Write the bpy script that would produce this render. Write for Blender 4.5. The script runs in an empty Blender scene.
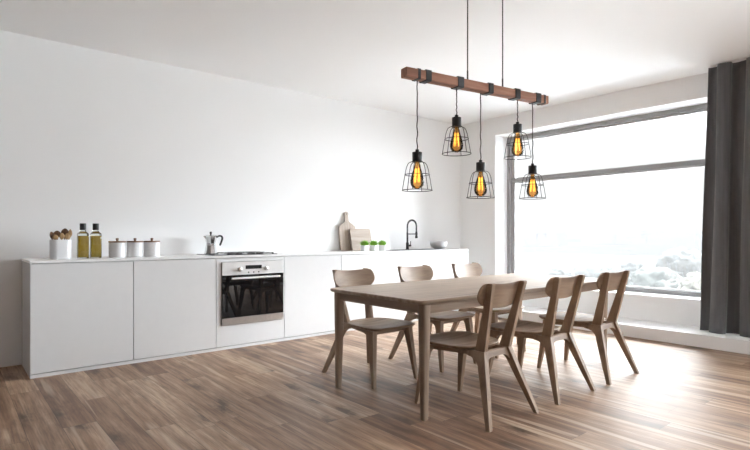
import bpy, bmesh, math, random
from mathutils import Vector, Matrix, noise
random.seed(7)
S = bpy.context.scene
COL = S.collection
PI = math.pi
LEN = 514.0
AZ = math.atan2(615.0, 514.0)          # heading of the lens, from the +X axis
EYE = 1.15
WALLY, WINX, CEIL = 5.51, 6.41, 2.93   # kitchen wall, window wall, ceiling
FRONT = 4.916                          # front plane of the kitchen units

# ------------------------------------------------------------------ materials
def new_mat(name):
    m = bpy.data.materials.new(name); m.use_nodes = True
    nt = m.node_tree; b = nt.nodes['Principled BSDF']
    return m, nt, b
def nd(nt, t, **kw):
    n = nt.nodes.new(t)
    for k, v in kw.items(): setattr(n, k, v)
    return n
def ramp(nt, fac, stops):
    r = nd(nt, 'ShaderNodeValToRGB'); e = r.color_ramp.elements
    while len(e) > 1: e.remove(e[-1])
    e[0].position, e[0].color = stops[0][0], (*stops[0][1], 1)
    for p, c in stops[1:]:
        q = e.new(p); q.color = (*c, 1)
    nt.links.new(fac, r.inputs[0]); return r.outputs[0]
def mapping(nt, scale, src='Object'):
    tc = nd(nt, 'ShaderNodeTexCoord'); mp = nd(nt, 'ShaderNodeMapping')
    mp.inputs['Scale'].default_value = scale
    nt.links.new(tc.outputs[src], mp.inputs[0]); return mp.outputs[0]
def noise_tex(nt, vec, scale, detail=4, rough=.5, dist=0):
    n = nd(nt, 'ShaderNodeTexNoise'); n.inputs['Scale'].default_value = scale
    n.inputs['Detail'].default_value = detail; n.inputs['Roughness'].default_value = rough
    n.inputs['Distortion'].default_value = dist
    nt.links.new(vec, n.inputs['Vector']); return n.outputs[0]
def mixc(nt, fac, a, b, mode='MIX'):
    m = nd(nt, 'ShaderNodeMix', data_type='RGBA', blend_type=mode)
    for sock, v in ((m.inputs[0], fac), (m.inputs[6], a), (m.inputs[7], b)):
        if hasattr(v, 'is_output'): nt.links.new(v, sock)
        elif isinstance(v, (int, float)): sock.default_value = v
        else: sock.default_value = (*v, 1)
    return m.outputs[2]
def math_n(nt, op, a, b=0.0, c=None):
    m = nd(nt, 'ShaderNodeMath', operation=op)
    for i, v in enumerate((a, b) if c is None else (a, b, c)):
        if hasattr(v, 'is_output'): nt.links.new(v, m.inputs[i])
        else: m.inputs[i].default_value = v
    return m.outputs[0]
def bump(nt, b, h, strength, dist=.002):
    n = nd(nt, 'ShaderNodeBump'); n.inputs['Strength'].default_value = strength
    n.inputs['Distance'].default_value = dist
    nt.links.new(h, n.inputs['Height']); nt.links.new(n.outputs[0], b.inputs['Normal'])

def plain(name, col, rough=.5, metal=0, spec=.5, var=.04, nscale=14, coat=0):
    m, nt, b = new_mat(name)
    n = noise_tex(nt, mapping(nt, (1, 1, 1)), nscale, 3)
    lo = tuple(c*(1-var) for c in col); hi = tuple(min(1, c*(1+var)) for c in col)
    nt.links.new(ramp(nt, n, [(.3, lo), (.7, hi)]), b.inputs['Base Color'])
    b.inputs['Roughness'].default_value = rough; b.inputs['Metallic'].default_value = metal
    b.inputs['Specular IOR Level'].default_value = spec; b.inputs['Coat Weight'].default_value = coat
    return m

def wood(name, dark, mid, light, axis, rough=.45, sc=1.0, spec=.35):
    m, nt, b = new_mat(name)
    s = [7*sc, 7*sc, 7*sc]; s[axis] = .7*sc
    v = mapping(nt, s)
    n1 = noise_tex(nt, v, 1.4, 5, .6, 1.0)
    s2 = [70*sc, 70*sc, 70*sc]; s2[axis] = 1.6*sc
    n2 = noise_tex(nt, mapping(nt, s2), 1.5, 3, .6)
    w = nd(nt, 'ShaderNodeTexWave', wave_type='BANDS')
    w.bands_direction = 'XYZ'[(axis+1) % 3]
    s3 = [1, 1, 1]; s3[axis] = .12
    nt.links.new(mapping(nt, s3), w.inputs['Vector'])
    w.inputs['Scale'].default_value = 5*sc; w.inputs['Distortion'].default_value = 7
    w.inputs['Detail'].default_value = 3; w.inputs['Detail Scale'].default_value = 1.3
    f = math_n(nt, 'ADD', math_n(nt, 'MULTIPLY', n1, .86), math_n(nt, 'MULTIPLY', w.outputs[1], .14))
    c = ramp(nt, f, [(.28, dark), (.5, mid), (.74, light)])
    c = mixc(nt, math_n(nt, 'MULTIPLY', n2, .46), c, tuple(x*.58 for x in mid))
    nt.links.new(c, b.inputs['Base Color'])
    b.inputs['Roughness'].default_value = rough; b.inputs['Specular IOR Level'].default_value = spec
    bump(nt, b, n2, .12, .001)
    return m

def paint(name, col, rough=.75):
    m, nt, b = new_mat(name)
    n = noise_tex(nt, mapping(nt, (1, 1, 1)), 60, 3)
    n0 = noise_tex(nt, mapping(nt, (1, 1, 1)), .9, 2)
    nt.links.new(ramp(nt, n0, [(.3, tuple(c*.985 for c in col)), (.7, col)]), b.inputs['Base Color'])
    b.inputs['Roughness'].default_value = rough; b.inputs['Specular IOR Level'].default_value = .3
    bump(nt, b, n, .05, .001)
    return m

def floor_mat():
    m, nt, b = new_mat('oak_plank_floor')
    L = nt.links.new
    tc = nd(nt, 'ShaderNodeTexCoord'); sp = nd(nt, 'ShaderNodeSeparateXYZ'); L(tc.outputs['Object'], sp.inputs[0])
    PW, PL = .18, 1.35
    row = math_n(nt, 'FLOOR', math_n(nt, 'DIVIDE', math_n(nt, 'ADD', sp.outputs[0], .004), PW))
    wn0 = nd(nt, 'ShaderNodeTexWhiteNoise', noise_dimensions='1D'); L(row, wn0.inputs['W'])
    yy = math_n(nt, 'ADD', sp.outputs[1], math_n(nt, 'MULTIPLY', wn0.outputs[0], PL*3))
    brd = math_n(nt, 'FLOOR', math_n(nt, 'DIVIDE', yy, PL))
    cid = nd(nt, 'ShaderNodeCombineXYZ'); L(row, cid.inputs[0]); L(brd, cid.inputs[1])
    wn = nd(nt, 'ShaderNodeTexWhiteNoise', noise_dimensions='2D'); L(cid.outputs[0], wn.inputs['Vector'])
    rnd = wn.outputs[0]
    wn2 = nd(nt, 'ShaderNodeTexWhiteNoise', noise_dimensions='3D')
    sc = nd(nt, 'ShaderNodeVectorMath', operation='ADD'); L(cid.outputs[0], sc.inputs[0]); sc.inputs[1].default_value = (13.3, 7.7, 3.1)
    L(sc.outputs[0], wn2.inputs['Vector'])
    # grain coordinates, shifted board by board
    off = nd(nt, 'ShaderNodeVectorMath', operation='MULTIPLY_ADD')
    L(wn.outputs[1], off.inputs[0]); off.inputs[1].default_value = (17, 23, 11); L(tc.outputs['Object'], off.inputs[2])
    def gv(x, y):
        mp = nd(nt, 'ShaderNodeMapping'); mp.inputs['Scale'].default_value = (x, y, 1); L(off.outputs[0], mp.inputs[0]); return mp.outputs[0]
    broad = noise_tex(nt, gv(6, 1.3), 1.3, 5, .62, 1.8)
    fine = noise_tex(nt, gv(70, 2.6), 1.2, 4, .65)
    med = noise_tex(nt, gv(26, 1.7), 1.3, 5, .68, .8)
    w = nd(nt, 'ShaderNodeTexWave', wave_type='BANDS', bands_direction='X'); L(gv(1, .16), w.inputs['Vector'])
    w.inputs['Scale'].default_value = 3.2; w.inputs['Distortion'].default_value = 11
    w.inputs['Detail'].default_value = 3; w.inputs['Detail Scale'].default_value = 1.1
    v = nd(nt, 'ShaderNodeTexVoronoi', feature='F1', voronoi_dimensions='2D'); L(gv(4.2, 1.9), v.inputs['Vector']); v.inputs['Scale'].default_value = 1.0
    dn = noise_tex(nt, gv(22, 9), 1.5, 4, .65)
    kd = math_n(nt, 'ADD', v.outputs['Distance'], math_n(nt, 'MULTIPLY', math_n(nt, 'SUBTRACT', dn, .5), .5))
    knot = ramp(nt, kd, [(.03, (1, 1, 1)), (.10, (.75,)*3), (.24, (.22,)*3), (.42, (0, 0, 0))])
    sk = nd(nt, 'ShaderNodeSeparateColor'); L(v.outputs['Color'], sk.inputs[0])
    knot = math_n(nt, 'MULTIPLY', knot, math_n(nt, 'LESS_THAN', sk.outputs[0], .45))
    f = math_n(nt, 'ADD', math_n(nt, 'MULTIPLY', broad, .50), math_n(nt, 'MULTIPLY', w.outputs[1], .14))
    f = math_n(nt, 'ADD', f, math_n(nt, 'MULTIPLY', med, .34))
    f = math_n(nt, 'ADD', f, math_n(nt, 'MULTIPLY', math_n(nt, 'SUBTRACT', rnd, .5), .36))
    c = ramp(nt, f, FLOORRAMP)
    c = mixc(nt, ramp(nt, fine, [(.42, (0, 0, 0)), (.75, (.75,)*3)]), c, (.10, .062, .042))
    c = mixc(nt, math_n(nt, 'MULTIPLY', knot, .85), c, (.055, .028, .016))
    # sapwood streaks
    st = ramp(nt, noise_tex(nt, gv(11, .55), 1.0, 2, .5, .4), [(.60, (0, 0, 0)), (.66, (1, 1, 1))])
    c = mixc(nt, math_n(nt, 'MULTIPLY', st, .46), c, (.58, .46, .35))
    # joints
    fx = math_n(nt, 'FRACT', math_n(nt, 'DIVIDE', math_n(nt, 'ADD', sp.outputs[0], .004), PW))
    fy = math_n(nt, 'FRACT', math_n(nt, 'DIVIDE', yy, PL))
    ex = math_n(nt, 'MINIMUM', fx, math_n(nt, 'SUBTRACT', 1.0, fx)); ey = math_n(nt, 'MINIMUM', fy, math_n(nt, 'SUBTRACT', 1.0, fy))
    gx = math_n(nt, 'LESS_THAN', math_n(nt, 'MULTIPLY', ex, PW), .0014); gy = math_n(nt, 'LESS_THAN', math_n(nt, 'MULTIPLY', ey, PL), .0014)
    g = math_n(nt, 'MAXIMUM', gx, gy)
    c = mixc(nt, math_n(nt, 'MULTIPLY', g, .7), c, (.03, .02, .015))
    L(c, b.inputs['Base Color'])
    r = math_n(nt, 'ADD', math_n(nt, 'MULTIPLY', fine, .14), FLOORROUGH)
    L(r, b.inputs['Roughness']); b.inputs['Specular IOR Level'].default_value = FLOORSPEC
    h = math_n(nt, 'SUBTRACT', math_n(nt, 'MULTIPLY', fine, .35), math_n(nt, 'MULTIPLY', g, 1.0))
    h = math_n(nt, 'ADD', h, math_n(nt, 'MULTIPLY', rnd, .6))
    bump(nt, b, h, .22, .0015)
    return m
FLOORRAMP = [(.20, (.115, .056, .031)), (.36, (.22, .122, .071)), (.52, (.33, .205, .127)), (.68, (.46, .315, .21)), (.84, (.60, .45, .325))]
FLOORROUGH, FLOORSPEC = .37, .50

def glassy(name, tint, rough=.0, ior=1.45, amount=1.0):
    """thin clear pane or bulb: tinted see-through plus the Fresnel reflection"""
    m, nt, b = new_mat(name); nt.nodes.remove(b)
    out = nt.nodes['Material Output']
    t = nd(nt, 'ShaderNodeBsdfTransparent'); t.inputs[0].default_value = (*tint, 1)
    g = nd(nt, 'ShaderNodeBsdfGlossy'); g.inputs['Roughness'].default_value = rough
    fr = nd(nt, 'ShaderNodeFresnel'); fr.inputs[0].default_value = ior
    mx = nd(nt, 'ShaderNodeMixShader')
    nt.links.new(math_n(nt, 'MULTIPLY', fr.outputs[0], amount), mx.inputs[0])
    nt.links.new(t.outputs[0], mx.inputs[1]); nt.links.new(g.outputs[0], mx.inputs[2]); nt.links.new(mx.outputs[0], out.inputs[0])
    return m

OAK = ((.165, .101, .065), (.32, .218, .147), (.45, .33, .233))
M = {}
for ax, n in enumerate('xyz'): M['oak_'+n] = wood('oak_along_'+n, *OAK, ax)
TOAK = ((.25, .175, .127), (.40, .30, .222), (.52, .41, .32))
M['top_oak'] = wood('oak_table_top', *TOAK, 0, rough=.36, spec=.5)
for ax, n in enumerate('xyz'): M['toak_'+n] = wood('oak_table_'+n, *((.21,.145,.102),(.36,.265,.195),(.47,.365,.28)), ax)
M['board'] = wood('pale_board_wood', (.34, .265, .21), (.46, .375, .31), (.57, .48, .405), 2, sc=1.4)
M['board_x'] = wood('pale_board_wood_across', (.34, .265, .21), (.46, .375, .31), (.57, .48, .405), 0, sc=1.4)
M['beam'] = wood('rustic_beam_wood', (.13, .052, .03), (.30, .135, .085), (.46, .24, .16), 0, rough=.6, sc=1.3)
M['spoon'] = wood('spoon_wood', (.30, .17, .075), (.45, .28, .13), (.58, .40, .21), 2, sc=3)
M['spoon_dark'] = wood('dark_spoon_wood', (.08, .035, .016), (.14, .066, .03), (.20, .10, .05), 2, sc=3)
M['lid_wood'] = wood('lid_wood', (.16, .085, .05), (.24, .135, .085), (.32, .19, .13), 0, sc=3)
M['wall'] = paint('white_wall_paint', (.90, .90, .90))
M['bounce_cut_wall'] = paint('bounce_cut_grey', (.20, .195, .19))  # dark tone put on the unseen left wall to cut bounce light
M['ceiling'] = paint('white_ceiling_paint', (.90, .90, .90))
M['reveal'] = paint('white_reveal_paint', (.88, .88, .88), .6)
M['lacquer'] = plain('white_lacquer', (.715, .72, .725), .22, spec=.5, var=.01)
M['counter'] = plain('white_counter', (.87, .87, .87), .3, var=.01)
M['gap'] = plain('dark_recess', (.10, .10, .10), .8)
M['floor'] = floor_mat()
M['black_metal'] = plain('black_metal', (.016, .016, .018), .42, spec=.45, var=.2)
M['cord'] = plain('dark_braided_cord', (.05, .045, .042), .8, var=.5, nscale=300)
M['frame'] = plain('grey_window_frame', (.33, .33, .335), .4, var=.05)
M['frame_lit'] = plain('lit_window_frame_grey', (.55, .55, .555), .4, var=.03)  # lit copy of the frame grey, brightness of the side return painted in
M['glass'] = glassy('window_glass', (.97, .98, .98), 0, 1.45)
M['bulb'] = glassy('amber_bulb_glass', (.80, .56, .29), .02, 1.45)
M['clear'] = glassy('clear_bottle_glass', (.93, .95, .92), .01, 1.5)
M['steel'] = plain('brushed_steel', (.62, .61, .60), .3, metal=1, var=.06, nscale=40)
M['steel_pale'] = plain('pale_steel', (.80, .80, .80), .28, metal=.35, var=.03)
M['alu'] = plain('polished_aluminium', (.72, .72, .72), .22, metal=1, var=.04)
M['black_glass'] = plain('black_oven_glass', (.006, .006, .007), .03, spec=.6)
M['hob'] = plain('black_hob_glass', (.012, .012, .013), .12, spec=.5)
M['iron'] = plain('cast_iron', (.02, .02, .02), .6)
M['black_plastic'] = plain('black_plastic', (.012, .012, .012), .35)
M['display'] = plain('dark_display', (.02, .022, .025), .15)
M['ceramic'] = plain('white_ceramic', (.80, .80, .81), .28, var=.015)
M['sink'] = plain('dark_sink_composite', (.035, .035, .037), .35)
def oil_mat():
    m, nt, b = new_mat('olive_oil')
    n = noise_tex(nt, mapping(nt, (1, 1, .3)), 20, 2)
    nt.links.new(ramp(nt, n, [(.3, (.60, .40, .03)), (.7, (.80, .58, .10))]), b.inputs['Base Color'])
    b.inputs['Roughness'].default_value = .05; b.inputs['Transmission Weight'].default_value = .55
    b.inputs['IOR'].default_value = 1.2
    return m
M['oil'] = oil_mat()
def filament_mat():
    m, nt, b = new_mat('glowing_filament')
    b.inputs['Base Color'].default_value = (1, .6, .2, 1)
    b.inputs['Emission Color'].default_value = (1, .55, .14, 1); b.inputs['Emission Strength'].default_value = 2.0
    return m
M['filament'] = filament_mat()
def cloth_mat():
    m, nt, b = new_mat('charcoal_curtain_cloth')
    n = noise_tex(nt, mapping(nt, (260, 260, 420)), 1, 2); n2 = noise_tex(nt, mapping(nt, (40, 40, 2)), 1, 2)
    f = math_n(nt, 'ADD', math_n(nt, 'MULTIPLY', n, .5), math_n(nt, 'MULTIPLY', n2, .5))
    nt.links.new(ramp(nt, f, [(.3, (.082, .083, .088)), (.7, (.125, .126, .132))]), b.inputs['Base Color'])
    b.inputs['Roughness'].default_value = .9; b.inputs['Sheen Weight'].default_value = .25
    bump(nt, b, n, .15, .001)
    return m
M['cloth'] = cloth_mat()
def grass_mat():
    m, nt, b = new_mat('bright_green_grass')
    n = noise_tex(nt, mapping(nt, (1, 1, 1)), 60, 2)
    nt.links.new(ramp(nt, n, [(.3, (.14, .36, .02)), (.7, (.34, .64, .08))]), b.inputs['Base Color'])
    b.inputs['Roughness'].default_value = .5
    return m
M['grass'] = grass_mat()
M['soil'] = plain('potting_soil', (.05, .03, .02), .9, var=.4, nscale=80)
M['leaf_a'] = plain('grey_green_foliage', (.022, .027, .024), .8, var=.35, nscale=2)
M['leaf_b'] = plain('olive_foliage', (.030, .030, .023), .8, var=.35, nscale=2)
M['leaf_c'] = plain('blue_green_foliage', (.030, .034, .034), .8, var=.25, nscale=2)
M['bark'] = plain('tree_bark', (.10, .08, .07), .9, var=.3)
M['ceiling_bounce'] = plain('pale_ceiling_bounce', (.52, .535, .55), .9, var=.06, nscale=.5)
M['meadow'] = plain('pale_meadow', (.050, .053, .054), .9, var=.15, nscale=.2)

# ------------------------------------------------------------------ mesh helpers
def B(): return bmesh.new()
def link(o, parent=None):
    COL.objects.link(o)
    if parent is not None: o.parent = parent
    return o
def obj(name, bm, mat, parent=None, smooth=35, bevel=0, seg=2):
    if bevel:
        es = [e for e in bm.edges if len(e.link_faces) == 2 and e.calc_face_angle(0) > .5]
        bmesh.ops.bevel(bm, geom=es, offset=bevel, segments=seg, affect='EDGES', profile=.5, clamp_overlap=True)
    bmesh.ops.recalc_face_normals(bm, faces=bm.faces[:])
    me = bpy.data.meshes.new(name); bm.to_mesh(me); bm.free()
    me.materials.append(mat)
    if smooth:
        for p in me.polygons: p.use_smooth = True
        me.set_sharp_from_angle(angle=math.radians(smooth))
    return link(bpy.data.objects.new(name, me), parent)
def thing(name, loc, label, cat, rz=0, group=None):
    o = bpy.data.objects.new(name, None); COL.objects.link(o)
    o.empty_display_size = .1; o.location = loc; o.rotation_euler = (0, 0, rz)
    return tag(o, label, cat, group)
def tag(o, label, cat, group=None, kind=None):
    o['label'] = label; o['category'] = cat
    if group: o['group'] = group
    if kind: o['kind'] = kind
    return o
def struct(o, label=None, cat=None):
    o['kind'] = 'structure'
    if label: o['label'] = label
    if cat: o['category'] = cat
    return o
def copy_tree(o, parent=None):
    c = o.copy(); COL.objects.link(c)
    if parent is not None: c.parent = parent
    for ch in list(o.children): copy_tree(ch, c)
    return c
def box(bm, x0, x1, y0, y1, z0, z1):
    v = [bm.verts.new(p) for p in ((x0,y0,z0),(x1,y0,z0),(x1,y1,z0),(x0,y1,z0),(x0,y0,z1),(x1,y0,z1),(x1,y1,z1),(x0,y1,z1))]
    for f in ((0,3,2,1),(4,5,6,7),(0,1,5,4),(1,2,6,5),(2,3,7,6),(3,0,4,7)): bm.faces.new([v[i] for i in f])
    return bm
def loft(bm, rings, closed=False, cap=True):
    R = [[bm.verts.new(p) for p in r] for r in rings]; n = len(R[0])
    pairs = list(zip(R, R[1:])) + ([(R[-1], R[0])] if closed else [])
    for a, b in pairs:
        for i in range(n): bm.faces.new((a[i], a[(i+1) % n], b[(i+1) % n], b[i]))
    if cap and not closed:
        bm.faces.new(R[0][::-1]); bm.faces.new(R[-1])
    return bm
def lathe(bm, prof, n=32, c=(0, 0, 0), cap=True):
    rings = [[(c[0]+r*math.cos(2*PI*i/n), c[1]+r*math.sin(2*PI*i/n), c[2]+z) for i in range(n)] for r, z in prof]
    return loft(bm, rings, cap=cap)
def tube(bm, pts, r, n=8, closed=False):
    P = [Vector(p) for p in pts]; rings = []
    k = len(P); rr = r if isinstance(r, (list, tuple)) else [r]*k
    up = None
    for i in range(k):
        if closed: t = P[(i+1) % k]-P[i-1]
        else: t = P[min(i+1, k-1)]-P[max(i-1, 0)]
        t.normalize()
        if up is None: up = Vector((0, 0, 1)) if abs(t.z) < .9 else Vector((1, 0, 0))
        a = t.cross(up)
        if a.length < 1e-4: a = t.cross(Vector((0, 1, 0)))
        a.normalize(); up = a.cross(t); up.normalize()
        rings.append([tuple(P[i]+(a*math.cos(2*PI*j/n)+up*math.sin(2*PI*j/n))*rr[i]) for j in range(n)])
    return loft(bm, rings, closed=closed)
def prism(bm, pts, f0, f1):
    """polygon pts (2D) placed by f0 / f1 into two parallel outlines"""
    a = [bm.verts.new(f0(*p)) for p in pts]; b = [bm.verts.new(f1(*p)) for p in pts]
    bm.faces.new(a[::-1]); bm.faces.new(b); n = len(pts)
    for i in range(n): bm.faces.new((a[i], a[(i+1) % n], b[(i+1) % n], b[i]))
    return bm
def spline(pts, k=6, closed=False):
    n = len(pts); out = []
    P = [Vector(p) for p in pts]
    for i in range(n if closed else n-1):
        p0 = P[(i-1) % n] if closed or i > 0 else P[0]
        p1 = P[i]; p2 = P[(i+1) % n]
        p3 = P[(i+2) % n] if closed or i+2 < n else P[-1]
        for j in range(k):
            t = j/k
            out.append(tuple(.5*((2*p1)+(p2-p0)*t+(2*p0-5*p1+4*p2-p3)*t*t+(3*p1-p0-3*p2+p3)*t**3)))
    if not closed: out.append(tuple(P[-1]))
    return out
def sqring(cx, cy, z, hx, hy, ch):
    """chamfered rectangle ring"""
    a, b = hx, hy
    return [(cx+x, cy+y, z) for x, y in ((a-ch,-b),(a,-b+ch),(a,b-ch),(a-ch,b),(-a+ch,b),(-a,b-ch),(-a,-b+ch),(-a+ch,-b))]
def rrect(hx, hy, r, k=5):
    out = []
    for sx, sy, a0 in ((1,-1,-PI/2),(1,1,0),(-1,1,PI/2),(-1,-1,PI)):
        for j in range(k+1):
            a = a0+PI/2*j/k
            out.append((sx*(hx-r)+r*math.cos(a), sy*(hy-r)+r*math.sin(a)))
    return out
# a view ray of the photograph meeting a plane gives a real place in the room
FW = Vector((math.cos(AZ), math.sin(AZ))); RT = Vector((math.sin(AZ), -math.cos(AZ)))
def at_depth(px, d):
    p = (FW+RT*(px-375)/LEN)*d; return p.x, p.y
def at_Y(px, Y):
    r = FW+RT*(px-375)/LEN; return r.x*Y/r.y

# ------------------------------------------------------------------ the room
X0, Y0 = -3.2, -2.9
WY0, WY1, WZ0, WZ1, REV = -.6, 4.82, .43, 2.665, .30
struct(obj('floor', box(B(), X0-.2, WINX+.6, Y0-.2, WALLY+.2, -.1, 0), M['floor']))
struct(obj('ceiling', box(B(), X0-.2, WINX+.6, Y0-.2, WALLY+.2, CEIL, CEIL+.1), M['ceiling']))
struct(obj('wall_back', box(B(), X0-.2, WINX+.6, WALLY, WALLY+.2, 0, CEIL), M['wall']))
FW0, FW1, FZ0, FZ1 = 1.6, 6.0, .12, 2.6
bm = B(); ya_, yb_ = Y0-.2, Y0
box(bm, X0-.2, FW0, ya_, yb_, 0, CEIL); box(bm, FW1, WINX+.6, ya_, yb_, 0, CEIL)
box(bm, FW0, FW1, ya_, yb_, 0, FZ0); box(bm, FW0, FW1, ya_, yb_, FZ1, CEIL)
struct(obj('wall_front', bm, M['wall']))
w2 = bpy.data.objects.new('added_fill_window', None); COL.objects.link(w2); w2.location = (FW0, Y0-.1, FZ0); struct(w2)  # added opening behind the camera, gives fill light on the chairs
bm = B(); Wd, Hd = FW1-FW0, FZ1-FZ0
box(bm, .002, Wd-.002, -.04, .04, .002, .06); box(bm, .002, Wd-.002, -.04, .04, Hd-.06, Hd-.002)
for x in (.002, Wd/2-.03, Wd-.062): box(bm, x, x+.06, -.04, .04, .06, Hd-.06)
obj('window_frame', bm, M['frame'], w2)
for a_, b_ in ((.062, Wd/2-.03), (Wd/2+.03, Wd-.062)): obj('pane', box(B(), a_, b_, -.003, .003, .06, Hd-.06), M['glass'], w2, smooth=0)
struct(obj('wall_left', box(B(), X0-.2, X0, Y0, WALLY, 0, CEIL), M['bounce_cut_wall']))
bm = B()
box(bm, WINX, WINX+REV+.12, Y0, WY0, 0, CEIL); box(bm, WINX, WINX+REV+.12, WY1, WALLY, 0, CEIL)
box(bm, WINX, WINX+REV+.12, WY0, WY1, 0, WZ0); box(bm, WINX, WINX+REV+.12, WY0, WY1, WZ1, CEIL)
struct(obj('wall_right', bm, M['wall']))
struct(obj('trim_1', box(B(), 5.925, WINX-.001, Y0+.001, WALLY-.001, .001, .13), M['reveal'], bevel=.004),
       'low white platform step running under the window', 'platform')
# window
FX = WINX+REV
win = bpy.data.objects.new('window_1', None); COL.objects.link(win); win.location = (FX, WY0, WZ0); struct(win)
def wbox(bm, x0, x1, y0, y1, z0, z1): return box(bm, x0-FX, x1-FX, y0-WY0, y1-WY0, z0-WZ0, z1-WZ0)
MUL = [(.02, .08)]
bm = B(); e = .002
wbox(bm, FX, FX+.10, WY0+e, WY1-e, WZ1-.058, WZ1-e); wbox(bm, FX, FX+.10, WY0+e, WY1-e, WZ0+e, WZ0+.052)
wbox(bm, FX, FX+.10, WY1-.058, WY1-e, WZ0+.05, WZ1-.056); wbox(bm, FX, FX+.10, WY0+e, WY0+.06, WZ0+.05, WZ1-.056)
obj('window_frame', bm, M['frame'], win)
bm = B()
wbox(bm, FX+.01, FX+.09, WY0+.06, WY1-.058, 1.968, 2.022)
obj('transom', bm, M['frame'], win)
bm = B()
wbox(bm, FX+.01, FX+.09, .60, .66, WZ0+.052, 1.968); wbox(bm, FX+.01, FX+.09, .60, .66, 2.022, WZ1-.058)
obj('mullion', bm, M['frame'], win)
bm = B()
for z0, z1 in ((WZ0+.052, 1.968), (2.022, WZ1-.058)):
    for y0, y1 in ((WY0+.06, .60), (.66, WY1-.058)):
        wbox(bm, FX+.05, FX+.085, y0, y1, z1-.022, z1); wbox(bm, FX+.05, FX+.085, y0, y1, z0, z0+.012)
        wbox(bm, FX+.05, FX+.085, y1-.05, y1, z0+.012, z1-.022); wbox(bm, FX+.05, FX+.085, y0, y0+.03, z0+.012, z1-.022)
obj('glazing_bead', bm, M['frame_lit'], win)
for z0, z1 in ((WZ0+.064, 1.946), (2.034, WZ1-.08)):
    for y0, y1 in ((WY0+.09, .60), (.69, WY1-.108)):
        obj('pane', wbox(B(), FX+.066, FX+.070, y0, y1, z0, z1), M['glass'], win, smooth=0)

# ------------------------------------------------------------------ kitchen run
MODS = [.525+.7665*i for i in range(6)] + [5.895]
DZ0, DZ1 = .034, .913
CAB = ['white handleless cabinet at the dark left end of the row',
       'second white cabinet from left, between end cabinet and oven',
       'white cabinet housing the built-in oven',
       'white cabinet directly right of the oven, left of first chair back',
       'white cabinet below the two cutting boards',
       'wide white sink cabinet at right end under the black tap']
def carcass(bm, x0, x1, front=False):
    y1 = WALLY-.004; y0 = FRONT+.022
    box(bm, x0, x0+.016, y0, y1, DZ0, .918); box(bm, x1-.016, x1, y0, y1, DZ0, .918)
    box(bm, x0+.016, x1-.016, y0, y1, DZ0, .05); box(bm, x0+.016, x1-.016, y0, y0+.04, .896, .918); box(bm, x0+.016, x1-.016, y1-.012, y1, .05, .918)
for i in range(6):
    x0, x1 = MODS[i], MODS[i+1]
    cx = (x0+x1)/2
    t = thing('kitchen_cabinet', (cx, FRONT, 0), CAB[i], 'cabinet', group='white units along the back wall')
    bm = B(); carcass(bm, x0-cx+.0006+(0.012 if i == 0 else 0), x1-cx-.0006-(.016 if i == 5 else 0))
    for v in bm.verts: v.co.y -= FRONT
    obj('body', bm, M['lacquer'], t, smooth=0)
    a, b = x0-cx+.0032, x1-cx-.0032
    if i == 0: a = .5205-cx
    if i == 5: b = 5.8945-cx
    if i == 2:
        ox0, ox1, oz0, oz1 = 2.112-cx, 2.808-cx, .240, .880
        bm = B(); box(bm, a, b, 0, .02, DZ0, oz0); box(bm, a, b, 0, .02, oz1, DZ1)
        box(bm, a, ox0, 0, .02, oz0, oz1); box(bm, ox1, b, 0, .02, oz0, oz1)
        obj('front_panel', bm, M['lacquer'], t, smooth=0)
    else:
        obj('door', box(B(), a, b, 0, .02, DZ0, DZ1), M['lacquer'], t, bevel=.0015)
    if i == 0:
        obj('side_panel', box(B(), .5195-cx, .5355-cx, .0215, WALLY-.004-FRONT, .028, .9215), M['lacquer'], t, smooth=0)
    if i == 5:
        obj('side_panel', box(B(), 5.879-cx, 5.8955-cx, .0215, WALLY-.004-FRONT, .028, .9215), M['lacquer'], t, smooth=0)
tag(obj('plinth', box(B(), .5195, 5.8955, FRONT, WALLY-.004, .0005, .0275), M['lacquer'], smooth=0),
    'low white plinth strip on the floor under all the cabinets', 'plinth')
# worktop with an opening for the sink bowl
SX0, SX1, SY0, SY1 = 4.56, 5.16, 5.02, 5.29
bm = B(); y0, y1, z0, z1 = FRONT-.001, WALLY-.003, .922, .942
box(bm, .518, SX0, y0, y1, z0, z1); box(bm, SX1, 5.897, y0, y1, z0, z1)
box(bm, SX0, SX1, y0, SY0, z0, z1); box(bm, SX0, SX1, SY1, y1, z0, z1)
bmesh.ops.remove_doubles(bm, verts=bm.verts[:], dist=1e-5)
tag(obj('worktop', bm, M['counter'], smooth=0), 'long thin white worktop covering the whole row of cabinets', 'worktop')

# oven -------------------------------------------------------------
ov = thing('built_in_oven', (2.46, FRONT, .242), 'built-in steel oven with black glass door in the white units', 'oven')
def obox(bm, x0, x1, y0, y1, z0, z1): return box(bm, x0-2.46, x1-2.46, y0, y1, z0-.242, z1-.242)
obj('body', obox(B(), 2.125, 2.795, .0, .50, .25, .872), M['gap'], ov)
cp = obj('control_panel', obox(B(), 2.116, 2.804, -.014, -.0005, .744, .877), M['steel_pale'], ov, bevel=.002)
obj('display', obox(B(), 2.365, 2.546, -.0165, -.0142, .800, .838), M['display'], cp)
for x in (2.300, 2.598):
    bm = B(); lathe(bm, [(.024, 0), (.024, .004), (.019, .006), (.017, .022), (.014, .024)], 28)
    bmesh.ops.rotate(bm, verts=bm.verts[:], cent=(0, 0, 0), matrix=Matrix.Rotation(PI/2, 3, 'X'))
    bmesh.ops.translate(bm, verts=bm.verts[:], vec=(x-2.46, -.0142, .800-.242))
    obj('knob', bm, M['steel'], cp)
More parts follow.
